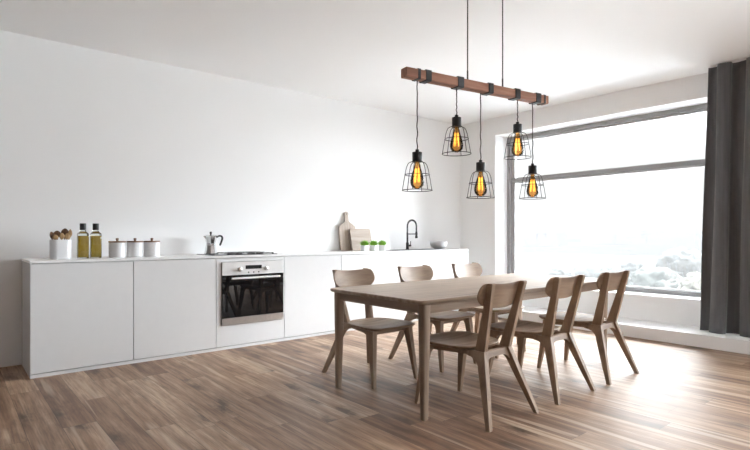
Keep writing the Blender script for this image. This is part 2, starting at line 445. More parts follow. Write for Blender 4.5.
for x in (2.397, 2.455, 2.512):
    bm = B(); lathe(bm, [(.007, 0), (.007, .004), (.004, .005)], 14)
    bmesh.ops.rotate(bm, verts=bm.verts[:], cent=(0, 0, 0), matrix=Matrix.Rotation(PI/2, 3, 'X'))
    bmesh.ops.translate(bm, verts=bm.verts[:], vec=(x-2.46, -.0142, .766-.242))
    obj('button', bm, M['iron'], cp)
dr = obj('oven_door', obox(B(), 2.116, 2.804, -.016, -.0005, .316, .741), M['black_glass'], ov, bevel=.002)
bm = B()
tube(bm, [(2.20-2.46, -.05, .712-.242), (2.745-2.46, -.05, .712-.242)], .0105, 14)
obj('handle', bm, M['steel_pale'], dr)
for x in (2.235, 2.71):
    bm = B(); tube(bm, [(x-2.46, -.0165, .712-.242), (x-2.46, -.041, .712-.242)], .007, 10)
    obj('handle_bracket', bm, M['steel'], dr)
obj('lower_trim', obox(B(), 2.116, 2.804, -.014, -.0005, .244, .313), M['steel'], ov, bevel=.002)

# hob --------------------------------------------------------------
hb = thing('gas_hob', (2.415, 5.20, .9422), 'flat black hob set in the worktop above the oven', 'hob')
bm = B(); loft(bm, [[(x, y, z) for x, y in rrect(.368*s, .215*s, .012)] for s, z in ((1, 0), (1, .005), (.99, .007))])
obj('glass_plate', bm, M['hob'], hb)
for cx in (-.03, .21):
    for y in (-.10, .10):
        bm = B(); lathe(bm, [(.045, 0), (.045, .004), (.036, .005), (.034, .009), (.02, .010)], 24, (cx, y, .0072))
        obj('burner', bm, M['iron'], hb)
for cx, lb in ((-.03, 'low black pan support on the hob beside the coffee pot'), (.21, 'low black pan support at the right end of the hob')):
    bm = B()
    for x in (cx-.112, cx+.112): box(bm, x-.005, x+.005, -.20, .20, .005, .012)
    for y in (-.20, -.10, 0, .10, .20): box(bm, cx-.108, cx+.108, y-.005, y+.005, .0125, .0150)
    for x in (cx-.112, cx+.112):
        for y in (-.19, .19): box(bm, x-.006, x+.006, y-.006, y+.006, .0001, .006)
    for v in bm.verts: v.co.x -= cx
    o = obj('pan_support', bm, M['iron'], smooth=0); o.location = (2.415+cx, 5.20, .9494)
    tag(o, lb, 'pan support')

# moka pot ---------------------------------------------------------
mk = thing('moka_pot', (2.178, 5.345, .9494), 'faceted aluminium stovetop coffee pot with black handle on the hob', 'coffee pot')
def facet(bm, prof, n=8, ph=PI/8):
    return loft(bm, [[(r*math.cos(ph+2*PI*i/n), r*math.sin(ph+2*PI*i/n), z) for i in range(n)] for r, z in prof])
obj('boiler', facet(B(), [(.064, 0), (.066, .004), (.052, .085), (.050, .092)]), M['alu'], mk, smooth=20)
obj('collar', lathe(B(), [(.049, .0925), (.050, .096), (.050, .106), (.047, .108)], 32), M['alu'], mk)
bm = B(); facet(bm, [(.044, .1085), (.047, .116), (.066, .186), (.067, .190)])
obj('upper_chamber', bm, M['alu'], mk, smooth=20)
bm = B(); loft(bm, [[(-.046, -.012, .150), (-.046, .012, .150), (-.054, .010, .186), (-.054, -.010, .186)], [(-.062, -.006, .165), (-.062, .006, .165), (-.085, .006, .190), (-.085, -.006, .190)]])
obj('spout', bm, M['alu'], mk)
ld = obj('lid', facet(B(), [(.068, .1905), (.068, .194), (.040, .203), (.012, .206)]), M['alu'], mk, smooth=20)
obj('knob', lathe(B(), [(.008, .2062), (.008, .212), (.012, .218), (.012, .232), (.009, .236)], 16), M['black_plastic'], ld)
bm = B()
pts = spline([(.060, 0, .176), (.085, -.004, .190), (.110, -.004, .186), (.119, -.004, .165), (.110, -.004, .130), (.098, -.004, .098), (.094, -.004, .088)], 6)
tube(bm, pts, [.009]*6+[.0105]*(len(pts)-12)+[.009]*6, 10)
h = obj('handle', bm, M['black_plastic'], mk); h.rotation_euler = (0, 0, -.5)

# utensil pot and spoons --------------------------------------------
UX, UY, UZ = .772, 5.20, .9424
ut = thing('utensil_pot', (UX, UY, UZ), 'white oval ceramic pot holding wooden spoons at left end of worktop', 'pot')
out = rrect(.083, .060, .055, 8)
def ring(s, z, d=0): return [(x*s if not d else x*(1-d/.083), y*s if not d else y*(1-d/.06), z) for x, y in out]
bm = B(); loft(bm, [ring(.93, 0), ring(.985, .006), ring(1, .02), ring(1, .164), ring(.985, .167), [(x*.93, y*.90, .167) for x, y in out], [(x*.92, y*.88, .02) for x, y in out]])
obj('pot_body', bm, M['ceramic'], ut)
def spoon(px, py, lean, ang, head, L, mat, label, flat=.35, name='wooden_spoon'):
    """a spoon standing in the pot: handle from the pot floor, head above the rim"""
    root = thing(name, (UX+px, UY+py, UZ+.024), label, 'spoon')
    root.rotation_euler = (lean[0], lean[1], ang)
    bm = B(); tube(bm, [(0, 0, 0), (0, 0, L*.5), (0, 0, L)], [.0055, .005, .0045], 10)
    obj('handle', bm, mat, root)
    hw, hh = head; n = 20; rings = []
    for j in range(9):
        t = j/8; w = math.sin(PI*(.06+.90*t))**.75
        z = L-.002+hh*t
        rings.append([(hw*w*math.cos(2*PI*i/n), hw*flat*w*math.sin(2*PI*i/n)-.006*math.sin(PI*t), z) for i in range(n)])
    bm = B(); loft(bm, rings); obj('spoon_head', bm, mat, root)
    return root
spoon(-.046, .004, (0, -.14, 0), .5, (.022, .060), 0.156, M['spoon_dark'], 'dark brown wooden spoon leaning furthest left in the white pot', .5)
spoon(-.036, -.026, (.08, -.08, 0), .2, (.024, .046), 0.144, M['spoon'], 'light wooden spoon with round head at front left of the pot', .55)
spoon(-.016, .024, (-.08, -.04, 0), -.2, (.032, .060), 0.164, M['spoon_dark'], 'broad dark wooden spoon at back centre of the white pot', .35)
spoon(.000, -.026, (.06, 0, 0), .3, (.022, .056), 0.148, M['spoon'], 'tan wooden spoon standing in the middle of the pot', .4)
spoon(.026, .024, (-.06, .04, 0), -.3, (.030, .068), 0.176, M['spoon_dark'], 'tallest dark wooden spoon with oval head in the pot', .35)
spoon(.034, -.020, (.06, .05, 0), .1, (.022, .054), 0.148, M['spoon'], 'pale yellowish wooden spoon at front right of the pot', .5)
spoon(.048, .008, (0, .12, 0), .2, (.018, .078), 0.160, M['spoon'], 'slim light wooden spatula leaning furthest right in the pot', .3)

# oil bottles ---------------------------------------------------------
def bottle(x, y, label, lvl):
    t = thing('oil_bottle', (x, y, .9424), label, 'bottle', group='two oil bottles by the utensil pot')
    o = rrect(.043, .043, .016, 5)
    def rg(s, z): return [(px*s, py*s, z) for px, py in o]
    bm = B(); loft(bm, [rg(.94, 0), rg(1, .006), rg(1, .205), rg(.96, .220), rg(.60, .236), rg(.52, .240), rg(.52, .252)])
    obj('glass_body', bm, M['clear'], t)
    bm = B(); loft(bm, [rg(.90, .008), rg(.94, .012), rg(.94, lvl-.002), rg(.92, lvl)])
    obj('oil', bm, M['oil'], t)
    bm = B(); lathe(bm, [(.0245, .2525), (.0255, .255), (.0255, .309), (.023, .312)], 24)
    obj('cap', bm, M['black_plastic'], t)
    return t
bottle(.943, 5.20, 'olive oil bottle with black cap standing next to the spoon pot', .200)
bottle(1.046, 5.20, 'olive oil bottle with black cap nearer the white canisters', .200)

# canisters -------------------------------------------------------------
def canister():
    t = thing('canister', (0, 0, .9424), '', 'canister', group='three lidded canisters')
    bm = B(); lathe(bm, [(.067, 0), (.0705, .004), (.0715, .012), (.0715, .134), (.069, .138), (.064, .138), (.064, .012)], 40)
    obj('jar', bm, M['ceramic'], t)
    bm = B(); lathe(bm, [(.072, .1385), (.0735, .141), (.0735, .149), (.071, .152)], 40)
    l = obj('lid', bm, M['lid_wood'], t)
    bm = B(); lathe(bm, [(.010, .1522), (.010, .158), (.0125, .164), (.0125, .176), (.010, .179)], 20)
    obj('knob', bm, M['lid_wood'], l)
    return t
c0 = canister()
for i, (x, lb) in enumerate(((1.217, 'white canister with wooden lid next to the oil bottles'),
                             (1.371, 'white canister with wooden lid, middle of the three'),
                             (1.523, 'white canister with wooden lid nearest the coffee pot'))):
    c = c0 if i == 0 else copy_tree(c0)
    c.location = (x, 5.165, .9424); c['label'] = lb

# cutting boards ----------------------------------------------------------
def paddle():
    t = thing('cutting_board', (4.09, 5.43, .9424), 'tall pale paddle cutting board with handle leaning on the wall', 'cutting board')
    half = [(.085, 0), (.118, .012), (.132, .045), (.133, .30), (.122, .325), (.075, .362), (.040, .385), (.030, .41), (.029, .47), (.034, .495), (.024, .515), (0, .522)]
    o = half + [(-x, z) for x, z in half[-2::-1]]
    o = spline(o, 3, True)
    n = len(o)
    bm = B()
    prism(bm, o, lambda x, z: (x, 0, z), lambda x, z: (x, .018, z))
    ob = obj('board', bm, M['board'], t, bevel=.002)
    # hanging hole near the handle's end
    cut = B(); lathe(cut, [(.009, -.02), (.009, .04)], 16)
    bmesh.ops.rotate(cut, verts=cut.verts[:], cent=(0, 0, 0), matrix=Matrix.Rotation(-PI/2, 3, 'X'))
    me = bpy.data.meshes.new('hole'); 
    bmesh.ops.translate(cut, verts=cut.verts[:], vec=(0, 0, .488)); cut.to_mesh(me); cut.free()
    co = bpy.data.objects.new('hole', me); COL.objects.link(co)
    co.matrix_world = Matrix.Identity(4)
    mod = ob.modifiers.new('hole', 'BOOLEAN'); mod.object = co; mod.operation = 'DIFFERENCE'; mod.solver = 'EXACT'
    # apply it to the mesh so that no helper stays behind
    ob.parent = None
    dg = bpy.context.evaluated_depsgraph_get(); dg.update()
    nm = bpy.data.meshes.new_from_object(ob.evaluated_get(dg))
    ob.modifiers.clear(); old = ob.data; ob.data = nm; bpy.data.meshes.remove(old); nm.name = 'board'
    bpy.data.objects.remove(co); bpy.data.meshes.remove(me)
    ob.parent = t
    t.rotation_euler = (-.115, 0, 0)
    return t
paddle()
t = thing('cutting_board', (4.268, 5.355, .9460), 'square pale cutting board leaning in front of the paddle board', 'cutting board')
bm = B(); o = rrect(.172, .147, .018, 4)
prism(bm, o, lambda x, z: (x, 0, z+.147), lambda x, z: (x, .02, z+.147))
obj('board', bm, M['board_x'], t, bevel=.003)
t.rotation_euler = (-.22, 0, 0)

# grass pots -----------------------------------------------------------------
def grass_pot():
    t = thing('potted_grass', (0, 0, 0), '', 'potted plant', group='three little grass pots')
    bm = B(); loft(bm, [[(x*s, y*s, z) for x, y in rrect(.043, .043, .014, 4)] for s, z in ((.88, 0), (.92, .003), (1, .074), (.90, .075), (.86, .062))])
    obj('pot', bm, M['ceramic'], t)
    bm = B(); loft(bm, [[(x*s, y*s, z) for x, y in rrect(.043, .043, .014, 4)] for s, z in ((.80, .056), (.84, .0625), (.3, .065))])
    obj('soil', bm, M['soil'], t)
    bm = B()
    for k in range(700):
        a = random.uniform(0, 2*PI); r = .034*math.sqrt(random.random()); th = random.uniform(.2, .95)*(r/.034)**.8
        x, y = r*math.cos(a), r*math.sin(a); Lb = random.uniform(.068, .092)-.032*(r/.034)**2
        dx, dy = math.cos(a)*math.sin(th), math.sin(a)*math.sin(th); dz = math.cos(th)
        q = a+random.uniform(-1, 1); wx, wy = -math.sin(q)*.0024, math.cos(q)*.0024
        p0 = Vector((x, y, .063)); p1 = p0+Vector((dx*.6, dy*.6, dz))*Lb*.55; p2 = p0+Vector((dx*1.0, dy*1.0, dz*.95))*Lb
        w = Vector((wx, wy, 0))
        vs = [bm.verts.new(p) for p in (p0-w, p0+w, p1+w, p1-w, p2)]
        bm.faces.new(vs[:4]); bm.faces.new((vs[3], vs[2], vs[4]))
    g = obj('grass', bm, M['grass'], t, smooth=0)
    return t
g0 = grass_pot()
for i, (px, lb) in enumerate(((364.6, 'little white pot of green grass in front of the square board'),
                              (373.7, 'little white pot of green grass, middle of the three'),
                              (382.2, 'little white pot of green grass nearest the black tap'))):
    g = g0 if i == 0 else copy_tree(g0)
    g.location = (at_Y(px, 5.13), 5.13, .9424); g.rotation_euler = (0, 0, .4*i); g['label'] = lb

# sink, tap, bowl ----------------------------------------------------------------
sk = thing('sink', (5.14, 5.155, .9422), 'dark inset sink and drainer in the worktop under the tap', 'sink')
bm = B(); q = 5.14; qy = 5.155
rx0, rx1, ry0, ry1 = 4.52-q, 5.77-q, 4.985-qy, 5.325-qy
hx0, hx1, hy0, hy1 = SX0-q+.004, SX1-q-.004, SY0-qy+.004, SY1-qy-.004
box(bm, rx0, hx0, ry0, ry1, 0, .004); box(bm, hx1, rx1, ry0, ry1, 0, .004); box(bm, hx0, hx1, ry0, hy0, 0, .004); box(bm, hx0, hx1, hy1, ry1, 0, .004)
obj('rim', bm, M['sink'], sk, smooth=0)
bm = B()
def rc(i, z): return [(hx0+i, hy0+i, z), (hx1-i, hy0+i, z), (hx1-i, hy1-i, z), (hx0+i, hy1-i, z)]
loft(bm, [rc(0, -.001), rc(.004, -.17), rc(.012, -.178), rc(.016, -.17), rc(.008, -.16), rc(.005, -.001)])
obj('basin', bm, M['sink'], sk, smooth=0)
bm = B()
for k in range(7): box(bm, .10, .42, -.11+.036*k, -.102+.036*k, .0042, .0055)
obj('drainer_rib', bm, M['sink'], sk, smooth=0)
TX, TY = at_Y(407.4, 5.40), 5.40
tp = thing('kitchen_tap', (TX, TY, .9424), 'tall black arched kitchen tap with pull-down spray by the sink', 'tap')
REACH = .185
obj('base', lathe(B(), [(.026, 0), (.026, .006), (.021, .010), (.021, .095), (.017, .10)], 24), M['black_metal'], tp)
bm = B(); tube(bm, [(0, 0, .10), (0, 0, .24)], .013, 16); obj('riser', bm, M['black_metal'], tp)
arc = [(0, 0, .24), (0, 0, .335)] + [(0, -REACH/2+REACH/2*math.cos(a), .335+.085*math.sin(a)) for a in [PI*k/14 for k in range(1, 14)]] + [(0, -REACH, .335), (0, -REACH, .25)]
bm = B(); tube(bm, arc, .0095, 12)
obj('hose_arc', bm, M['black_metal'], tp)
bm = B()   # spring coil around the arc
L_ = 0; coil = []
A = [Vector(p) for p in arc]
seg = [(A[i+1]-A[i]).length for i in range(len(A)-1)]; tot = sum(seg)
N = 700
for k in range(N):
    s = tot*k/(N-1); i = 0
    while i < len(seg)-1 and s > seg[i]: s -= seg[i]; i += 1
    p = A[i].lerp(A[i+1], min(1, s/seg[i])); tdir = (A[i+1]-A[i]).normalized(); sx = Vector((1, 0, 0)); sy = tdir.cross(sx)
    ph = 2*PI*k/14
    coil.append(tuple(p+(sx*math.cos(ph)+sy*math.sin(ph))*.0112))
tube(bm, coil, .002, 5); obj('spring', bm, M['black_metal'], tp)
bm = B(); lathe(bm, [(.012, .26), (.015, .25), (.015, .20), (.019, .185), (.019, .165), (.016, .162)], 20, (0, -REACH, 0)); obj('spray_head', bm, M['black_metal'], tp)
bm = B(); tube(bm, [(0, -.012, .222), (0, -REACH+.014, .222)], .007, 10); lathe(bm, [(.018, .214), (.018, .230)], 18, (0, -REACH, 0)); obj('holder_arm', bm, M['black_metal'], tp)
bm = B(); tube(bm, [(.018, -.008, .055), (.052, -.018, .055)], .014, 14); obj('valve', bm, M['black_metal'], tp)
bm = B(); tube(bm, [(.046, -.016, .066), (.05, -.018, .12)], [.006, .005], 10); obj('lever', bm, M['black_metal'], tp)
bx_ = at_Y(438.5, 5.20)
bm = B(); lathe(bm, [(.062, 0), (.066, .004), (.100, .024), (.122, .058), (.130, .098), (.131, .110), (.126, .110), (.117, .060), (.094, .030), (.05, .012)], 48)
o = obj('bowl', bm, M['ceramic']); o.location = (bx_, 5.20, .948)
tag(o, 'plain white bowl at right end of worktop beside the tap', 'bowl')

# ------------------------------------------------------------------ dining table
TX0, TX1, TY0, TY1, TZ = 2.22, 4.68, 2.21, 3.215, .748
tb = thing('dining_table', ((TX0+TX1)/2, (TY0+TY1)/2, 0), 'long oak dining table with rounded corners and tapered legs', 'table')
hx, hy = (TX1-TX0)/2, (TY1-TY0)/2
def tr(i, z): return [(x, y, z) for x, y in rrect(hx-i, hy-i, .052-min(i, .04), 8)]
bm = B(); loft(bm, [tr(.010, TZ-.026), tr(.002, TZ-.019), tr(0, TZ-.015), tr(0, TZ-.003), tr(.003, TZ)])
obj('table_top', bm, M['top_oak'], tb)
ax, ay, at, ah = hx-.066, hy-.048, .024, TZ-.026
for s in (-1, 1):
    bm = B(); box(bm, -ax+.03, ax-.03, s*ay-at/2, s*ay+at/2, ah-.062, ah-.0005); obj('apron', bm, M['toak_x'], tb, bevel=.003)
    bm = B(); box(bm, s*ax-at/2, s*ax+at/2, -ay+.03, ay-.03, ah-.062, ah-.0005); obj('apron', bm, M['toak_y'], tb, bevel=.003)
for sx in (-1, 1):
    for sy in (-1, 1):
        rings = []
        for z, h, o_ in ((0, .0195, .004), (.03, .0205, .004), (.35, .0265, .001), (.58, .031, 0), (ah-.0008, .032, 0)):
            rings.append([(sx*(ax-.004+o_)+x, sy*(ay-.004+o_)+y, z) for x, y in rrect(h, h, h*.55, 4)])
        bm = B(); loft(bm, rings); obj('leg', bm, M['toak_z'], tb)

# ------------------------------------------------------------------ chairs
def make_chair():
    t = thing('dining_chair', (0, 0, 0), '', 'chair', group='six matching chairs around the dining table')
    ZH = .43
    # seat: rounded, saddle-shaped plate
    half = [(0, .365), (.12, .362), (.185, .345), (.225, .305), (.238, .25), (.236, .18), (.224, .08), (.203, -.01), (.160, -.072), (.09, -.108), (0, -.116)]
    o2 = half + [(-x, y) for x, y in half[-2:0:-1]]
    o2 = spline(o2, 4, True)
    cy = .10
    def dish(x, y):
        r = math.hypot(x/.23, (y-cy)/.27)
        return -.013*max(0, 1-r*r)+.012*(y < 0)*((-y)/.17)**2
    rings = []
    for s in (.05, .2, .4, .6, .8, .92, .985):
        rings.append([(x*s, cy+(y-cy)*s, ZH+.016+dish(x*s, cy+(y-cy)*s)) for x, y in o2])
    rings.append([(x, y, ZH+.012+dish(x, y)) for x, y in o2]); rings.append([(x*.995, cy+(y-cy)*.995, ZH+.008+dish(x, y)) for x, y in o2])
    rings.append([(x*.93, cy+(y-cy)*.95, ZH-.006) for x, y in o2]); rings.append([(x*.5, cy+(y-cy)*.5, ZH-.0115) for x, y in o2])
    bm = B(); loft(bm, rings); obj('seat', bm, M['oak_x'], t, smooth=50)
    # backrest: bent ply plate fixed to the front of the posts
    zt = .855
    def yp(z): return -.118-.122*(z-.4255)/.4265       # front face line of the post
    def bent(x, z, th): return (x, yp(z)+.0012+th+.68*(x*x-.156*.156), z)
    hb_ = [(0, -.007), (.10, -.004), (.160, 0), (.192, -.006), (.209, -.027), (.217, -.057), (.215, -.086), (.199, -.114), (.167, -.139), (.115, -.156), (0, -.163)]
    ob = hb_ + [(-x, z) for x, z in hb_[-2:0:-1]]
    ob = spline(ob, 3, True); cz = -.082
    R = []
    for th, ss in ((.015, (.03, .25, .5, .75, .95)), (.0135, (.99,)), (.010, (1,)), (.005, (1,)), (.0015, (.99,)), (0, (.95, .75, .5, .25, .03))):
        for s in ss: R.append([bent(x*s, zt+cz+(z-cz)*s, th) for x, z in ob])
    bm = B(); loft(bm, R); obj('backrest', bm, M['oak_x'], t, smooth=50)
    def arcp(c, r0, r1, a0, a1, n=6): return [(c[0]+r0*math.cos(a0+(a1-a0)*k/n), c[1]+r1*math.sin(a0+(a1-a0)*k/n)) for k in range(n+1)]
    for s in (-1, 1):
        # back post
        o = [(-.112, .4255), (-.187, .4255), (-.276, .850), (-.272, .857), (-.245, .857), (yp(.852), .852)]
        bm = B()
        fx = lambda z: .124+.040*(z-.4255)/.4265
        prism(bm, o, lambda y, z: (s*fx(z)-.015, y, z), lambda y, z: (s*fx(z)+.015, y, z))
        obj('back_post', bm, M['oak_z'], t, bevel=.003)
        # rear leg with the curved bracket under the rail
        o = [(-.187, .425), (-.317, 0), (-.288, 0), (-.164, .315)] + [(-.157, .338), (-.142, .358), (-.121, .374), (-.094, .385), (-.055, .390)] + [(-.055, .425)]
        fx = lambda z: .124+.121*(1-z/.425)
        tk = lambda z: .0135+.006*min(1, z/.30)
        bm = B(); prism(bm, o, lambda y, z: (s*fx(z)-tk(z), y, z), lambda y, z: (s*fx(z)+tk(z), y, z))
        obj('leg', bm, M['oak_z'], t, bevel=.003)
        # side rail
        bm = B(); prism(bm, [(-.054, .391), (.19, .391), (.19, .418), (-.054, .418)], lambda y, z: (s*(.126+.059*(y+.055)/.245)-.012, y, z), lambda y, z: (s*(.126+.059*(y+.055)/.245)+.012, y, z))
        obj('side_rail', bm, M['oak_y'], t, bevel=.003)
        # front leg with its bracket
        o = [(.191, .418), (.191, .391), (.212, .386), (.228, .374), (.239, .352), (.245, .32), (.3105, 0), (.334, 0), (.296, .36), (.292, .418)]
        fx = lambda z: .185+.036*(1-z/.418)
        tk = lambda z: .012+.008*min(1, z/.35)
        bm = B(); prism(bm, o, lambda y, z: (s*fx(z)-tk(z), y, z), lambda y, z: (s*fx(z)+tk(z), y, z))
        obj('leg', bm, M['oak_z'], t, bevel=.003)
    # rear and front cross rails
    hr = [(.106, .424), (.124, .340), (.115, .354), (.102, .368), (.084, .379), (.06, .385)]
    o = hr + [(-x, z) for x, z in hr[::-1]]
    bm = B(); prism(bm, o, lambda x, z: (x, -.172-.22*(.425-z), z), lambda x, z: (x, -.146-.22*(.425-z), z)); obj('rear_rail', bm, M['oak_x'], t, bevel=.002)
    bm = B(); box(bm, -.164, .164, .235, .26, .385, .415); obj('front_rail', bm, M['oak_x'], t, bevel=.002)
    return t
ch0 = make_chair()
CH = [(2.690, 2.185, 0, 'oak chair nearest the camera, back to viewer at table front corner'),
      (3.435, 2.185, 0, 'oak chair with its back to viewer, middle of the near side'),
      (4.166, 2.185, 0, 'oak chair on the near side closest to the curtain'),
      (2.678, 3.275, PI, 'oak chair on the far side at the left end of the table'),
      (3.420, 3.275, PI, 'oak chair on the far side, middle, facing the viewer'),
      (4.170, 3.275, PI, 'oak chair on the far side at the window end')]
for i, (x, y, r, lb) in enumerate(CH):
    c = ch0 if i == 0 else copy_tree(ch0)
    c.location = (x, y, 0); c.rotation_euler = (0, 0, r); c['label'] = lb

# ------------------------------------------------------------------ pendant lamp
PH = 1.05                                  # beam centre above eye level
dl, drr = LEN*PH/162.6, LEN*PH/134.2
PA = Vector((*at_depth(404.0, dl), EYE+PH)); PB = Vector((*at_depth(545.0, drr), EYE+PH))
PD = PB-PA; PLN = PD.length; pang = math.atan2(PD.y, PD.x); PC = (PA+PB)/2
pd = thing('pendant_light', (PC.x, PC.y, PC.z), 'rustic wooden beam pendant with five caged bulbs hanging over the table', 'lamp', rz=pang)
BH, BW = .030, .034
def along(px):                             # distance along the beam at a pixel column
    r = FW+RT*(px-375)/LEN
    den = r.x*PD.y-r.y*PD.x
    k = (r.y*PA.x-r.x*PA.y)/den if abs(den) > 1e-9 else 0
    return k*PLN-PLN/2
bm = B(); loft(bm, [sqring(0, 0, x, BH*1.0, BW, .004) for x in (-PLN/2, -.2, .15, PLN/2)])
for v in bm.verts: v.co = Vector((v.co.z, v.co.y, v.co.x))
obj('beam', bm, M['beam'], pd)
def strap(px, w, t=.0035):
    x = along(px); bm = B()
    rings = []
    for dx, e_ in ((-w/2, 0.0006), (-w/2, t), (w/2, t), (w/2, .0006)):
        rings.append([(x+dx, y, z) for y, z in rrect(BW+e_, BH+e_, .004+e_*.5, 3)])
    loft(bm, rings, closed=True)
    obj('strap', bm, M['black_metal'], pd)
for px, w in ((416.3, .020), (425.5, .042), (457.5, .050), (487.5, .044), (514.3, .048), (535, .050), (541.3, .016)): strap(px, w, .004 if w < .03 else .007)
ZB = PC.z
cm = [(467.6, None), (502.6, None)]
for px, _ in cm:
    x = along(px); bm = B()
    tube(bm, [(x, 0, BH+.0005), (x, 0, BH+.07)], .006, 10); tube(bm, [(x, 0, BH+.0705), (x, 0, CEIL-ZB-.0205)], .0042, 8)
    obj('suspension_cord', bm, M['cord'], pd)
xc = (along(467.6)+along(502.6))/2; hw_ = abs(along(502.6)-along(467.6))/2+.06
bm = B(); box(bm, xc-hw_, xc+hw_, -.035, .035, CEIL-ZB-.02, CEIL-ZB-.0005); obj('ceiling_plate', bm, M['black_metal'], pd, bevel=.003)

def lamp_meshes():
    """one lamp, origin at the top of its socket, hanging down"""
    sock = lathe(B(), [(.010, .0), (.012, -.001), (.012, -.016), (.031, -.018), (.032, -.020), (.032, -.078), (.030, -.082), (.022, -.084)][::1], 28)
    cage = B(); n = 6
    prof = [(.034, -.080), (.058, -.092), (.072, -.122), (.080, -.160), (.090, -.215), (.099, -.268)]
    sp = spline([(r, 0, z) for r, z in prof], 4)
    for k in range(n):
        a = 2*PI*k/n+.2
        tube(cage, [(p[0]*math.cos(a), p[0]*math.sin(a), p[2]) for p in sp], .0023, 6)
    for r, z in ((.034, -.080), (.081, -.166), (.099, -.268)):
        tube(cage, [(r*math.cos(2*PI*k/40), r*math.sin(2*PI*k/40), z) for k in range(40)], .0027, 6, closed=True)
    bulb = lathe(B(), [(.015, -.0845), (.017, -.100), (.024, -.125), (.037, -.165), (.045, -.200), (.046, -.215), (.041, -.236), (.026, -.252), (.008, -.258)], 28)
    fil = B()
    pts = []
    for k in range(5):
        a = 2*PI*k/5; b_ = 2*PI*(k+.5)/5
        pts += [(.012*math.cos(a), .012*math.sin(a), -.125), (.017*math.cos(b_), .017*math.sin(b_), -.215)]
    tube(fil, pts, .0018, 5, closed=True)
    stem = B(); tube(stem, [(0, 0, -.086), (0, 0, -.19)], .004, 8)
    return sock, cage, bulb, fil, stem
lamp0 = None
# (cord column, top of cap row in photo)
for px, py, bx in ((417.2, 149.5, None), (456.6, 115.0, None), (480.6, 160.0, None), (517.6, 122.0, None), (532.6, 163.5, None)):
    x = along(px)
    P = PC+Vector((math.cos(pang), math.sin(pang), 0))*x
    d = P.x*FW.x+P.y*FW.y
    ztop = EYE-(py-235)/LEN*d-ZB
    bm = B()
    y_ = .0
    wig = [(x+.002*math.sin(k*1.3+px), y_+.002*math.cos(k*1.1+px), -BH-.0085+(ztop+BH+.0085)*k/24) for k in range(25)]
    wig[0] = (x, y_, -BH-.0085); wig[-1] = (x, y_, ztop+.0005)
    tube(bm, wig, .0038, 8)
    obj('cord', bm, M['cord'], pd)
    if lamp0 is None:
        sock, cage, bulb, fil, stem = lamp_meshes()
        lamp0 = obj('lamp_socket', sock, M['black_metal'], pd)
        obj('cage', cage, M['black_metal'], lamp0); obj('bulb', bulb, M['bulb'], lamp0)
        obj('filament', fil, M['filament'], lamp0); obj('bulb_stem', stem, M['clear'], lamp0)
        l = lamp0
    else: l = copy_tree(lamp0, pd)
    l.location = (x, y_, ztop); l.rotation_euler = (0, 0, px*.37)

# ------------------------------------------------------------------ curtain
def curtain():
    NY, NZ = 150, 40
    bm = B(); g = []
    ya, yb = 1.965, .80
    for j in range(NZ+1):
        z = .134+(CEIL-.012-.134)*j/NZ
        k = j/NZ; row = []
        for i in range(NY+1):
            u = i/NY
            y = ya+(yb-ya)*u - .075*k*(1-u)
            ph = 2*PI*(u*4.6+.06*math.sin(9*u)+.1)
            amp = .055*(1-.25*k)
            f = math.sin(ph)
            f = math.copysign(abs(f)**.7, f)
            x = 6.175+amp*f+.012*math.sin(3.1*ph+1.7+2*k)*(1-.4*k)
            yy = y+.028*math.sin(2*ph)+.006*math.sin(5*k+u*20)
            if k < .06:                     # hem folds outward a little on the step
                x -= .02*(1-k/.06)**2*(.5+.5*math.sin(ph*.5))
            row.append(bm.verts.new((x, yy, z)))
        g.append(row)
    for j in range(NZ):
        for i in range(NY): bm.faces.new((g[j][i], g[j][i+1], g[j+1][i+1], g[j+1][i]))
    o = obj('curtain', bm, M['cloth'], smooth=80)
    s = o.modifiers.new('thickness', 'SOLIDIFY'); s.thickness = .006; s.offset = 0
    return o
tag(curtain(), 'floor-length charcoal curtain at the right side of the window', 'curtain')
tr_ = obj('curtain_track', box(B(), 6.15, 6.20, .6, 1.88, CEIL-.011, CEIL-.0008), M['reveal'], smooth=0)
tag(tr_, 'slim white curtain track on the ceiling above the charcoal curtain', 'curtain track')

# ------------------------------------------------------------------ outdoors: misty trees below the window
struct(obj('ground', box(B(), 52, 260, -160, 220, -9.5, -9), M['meadow']), 'pale hazy ground far below the window', 'ground')
struct(obj('reflector', box(B(), 7.5, 52, -70, 90, -9.5, -9), M['ceiling_bounce']), 'unseen pale terrace far below the window', 'reflector')  # unseen pale ground, added to bounce daylight up to the ceiling
def crown(bm, c, r, sx=1, seed=0):
    b2 = bmesh.new(); bmesh.ops.create_icosphere(b2, subdivisions=4, radius=1)
    vs = []
    for v in b2.verts:
        d = v.co.copy()
        k = 1+.34*noise.noise(d*2.1+Vector((seed, 0, 0)))+.22*noise.noise(d*5.3+Vector((0, seed, 0)))+.14*noise.noise(d*11+Vector((0, 0, seed)))
        vs.append(bm.verts.new(Vector(c)+Vector((d.x*sx, d.y*sx, d.z))*r*k))
    b2.verts.index_update()
    for f in b2.faces: bm.faces.new([vs[v.index] for v in f.verts])
    b2.free()
TREES = []
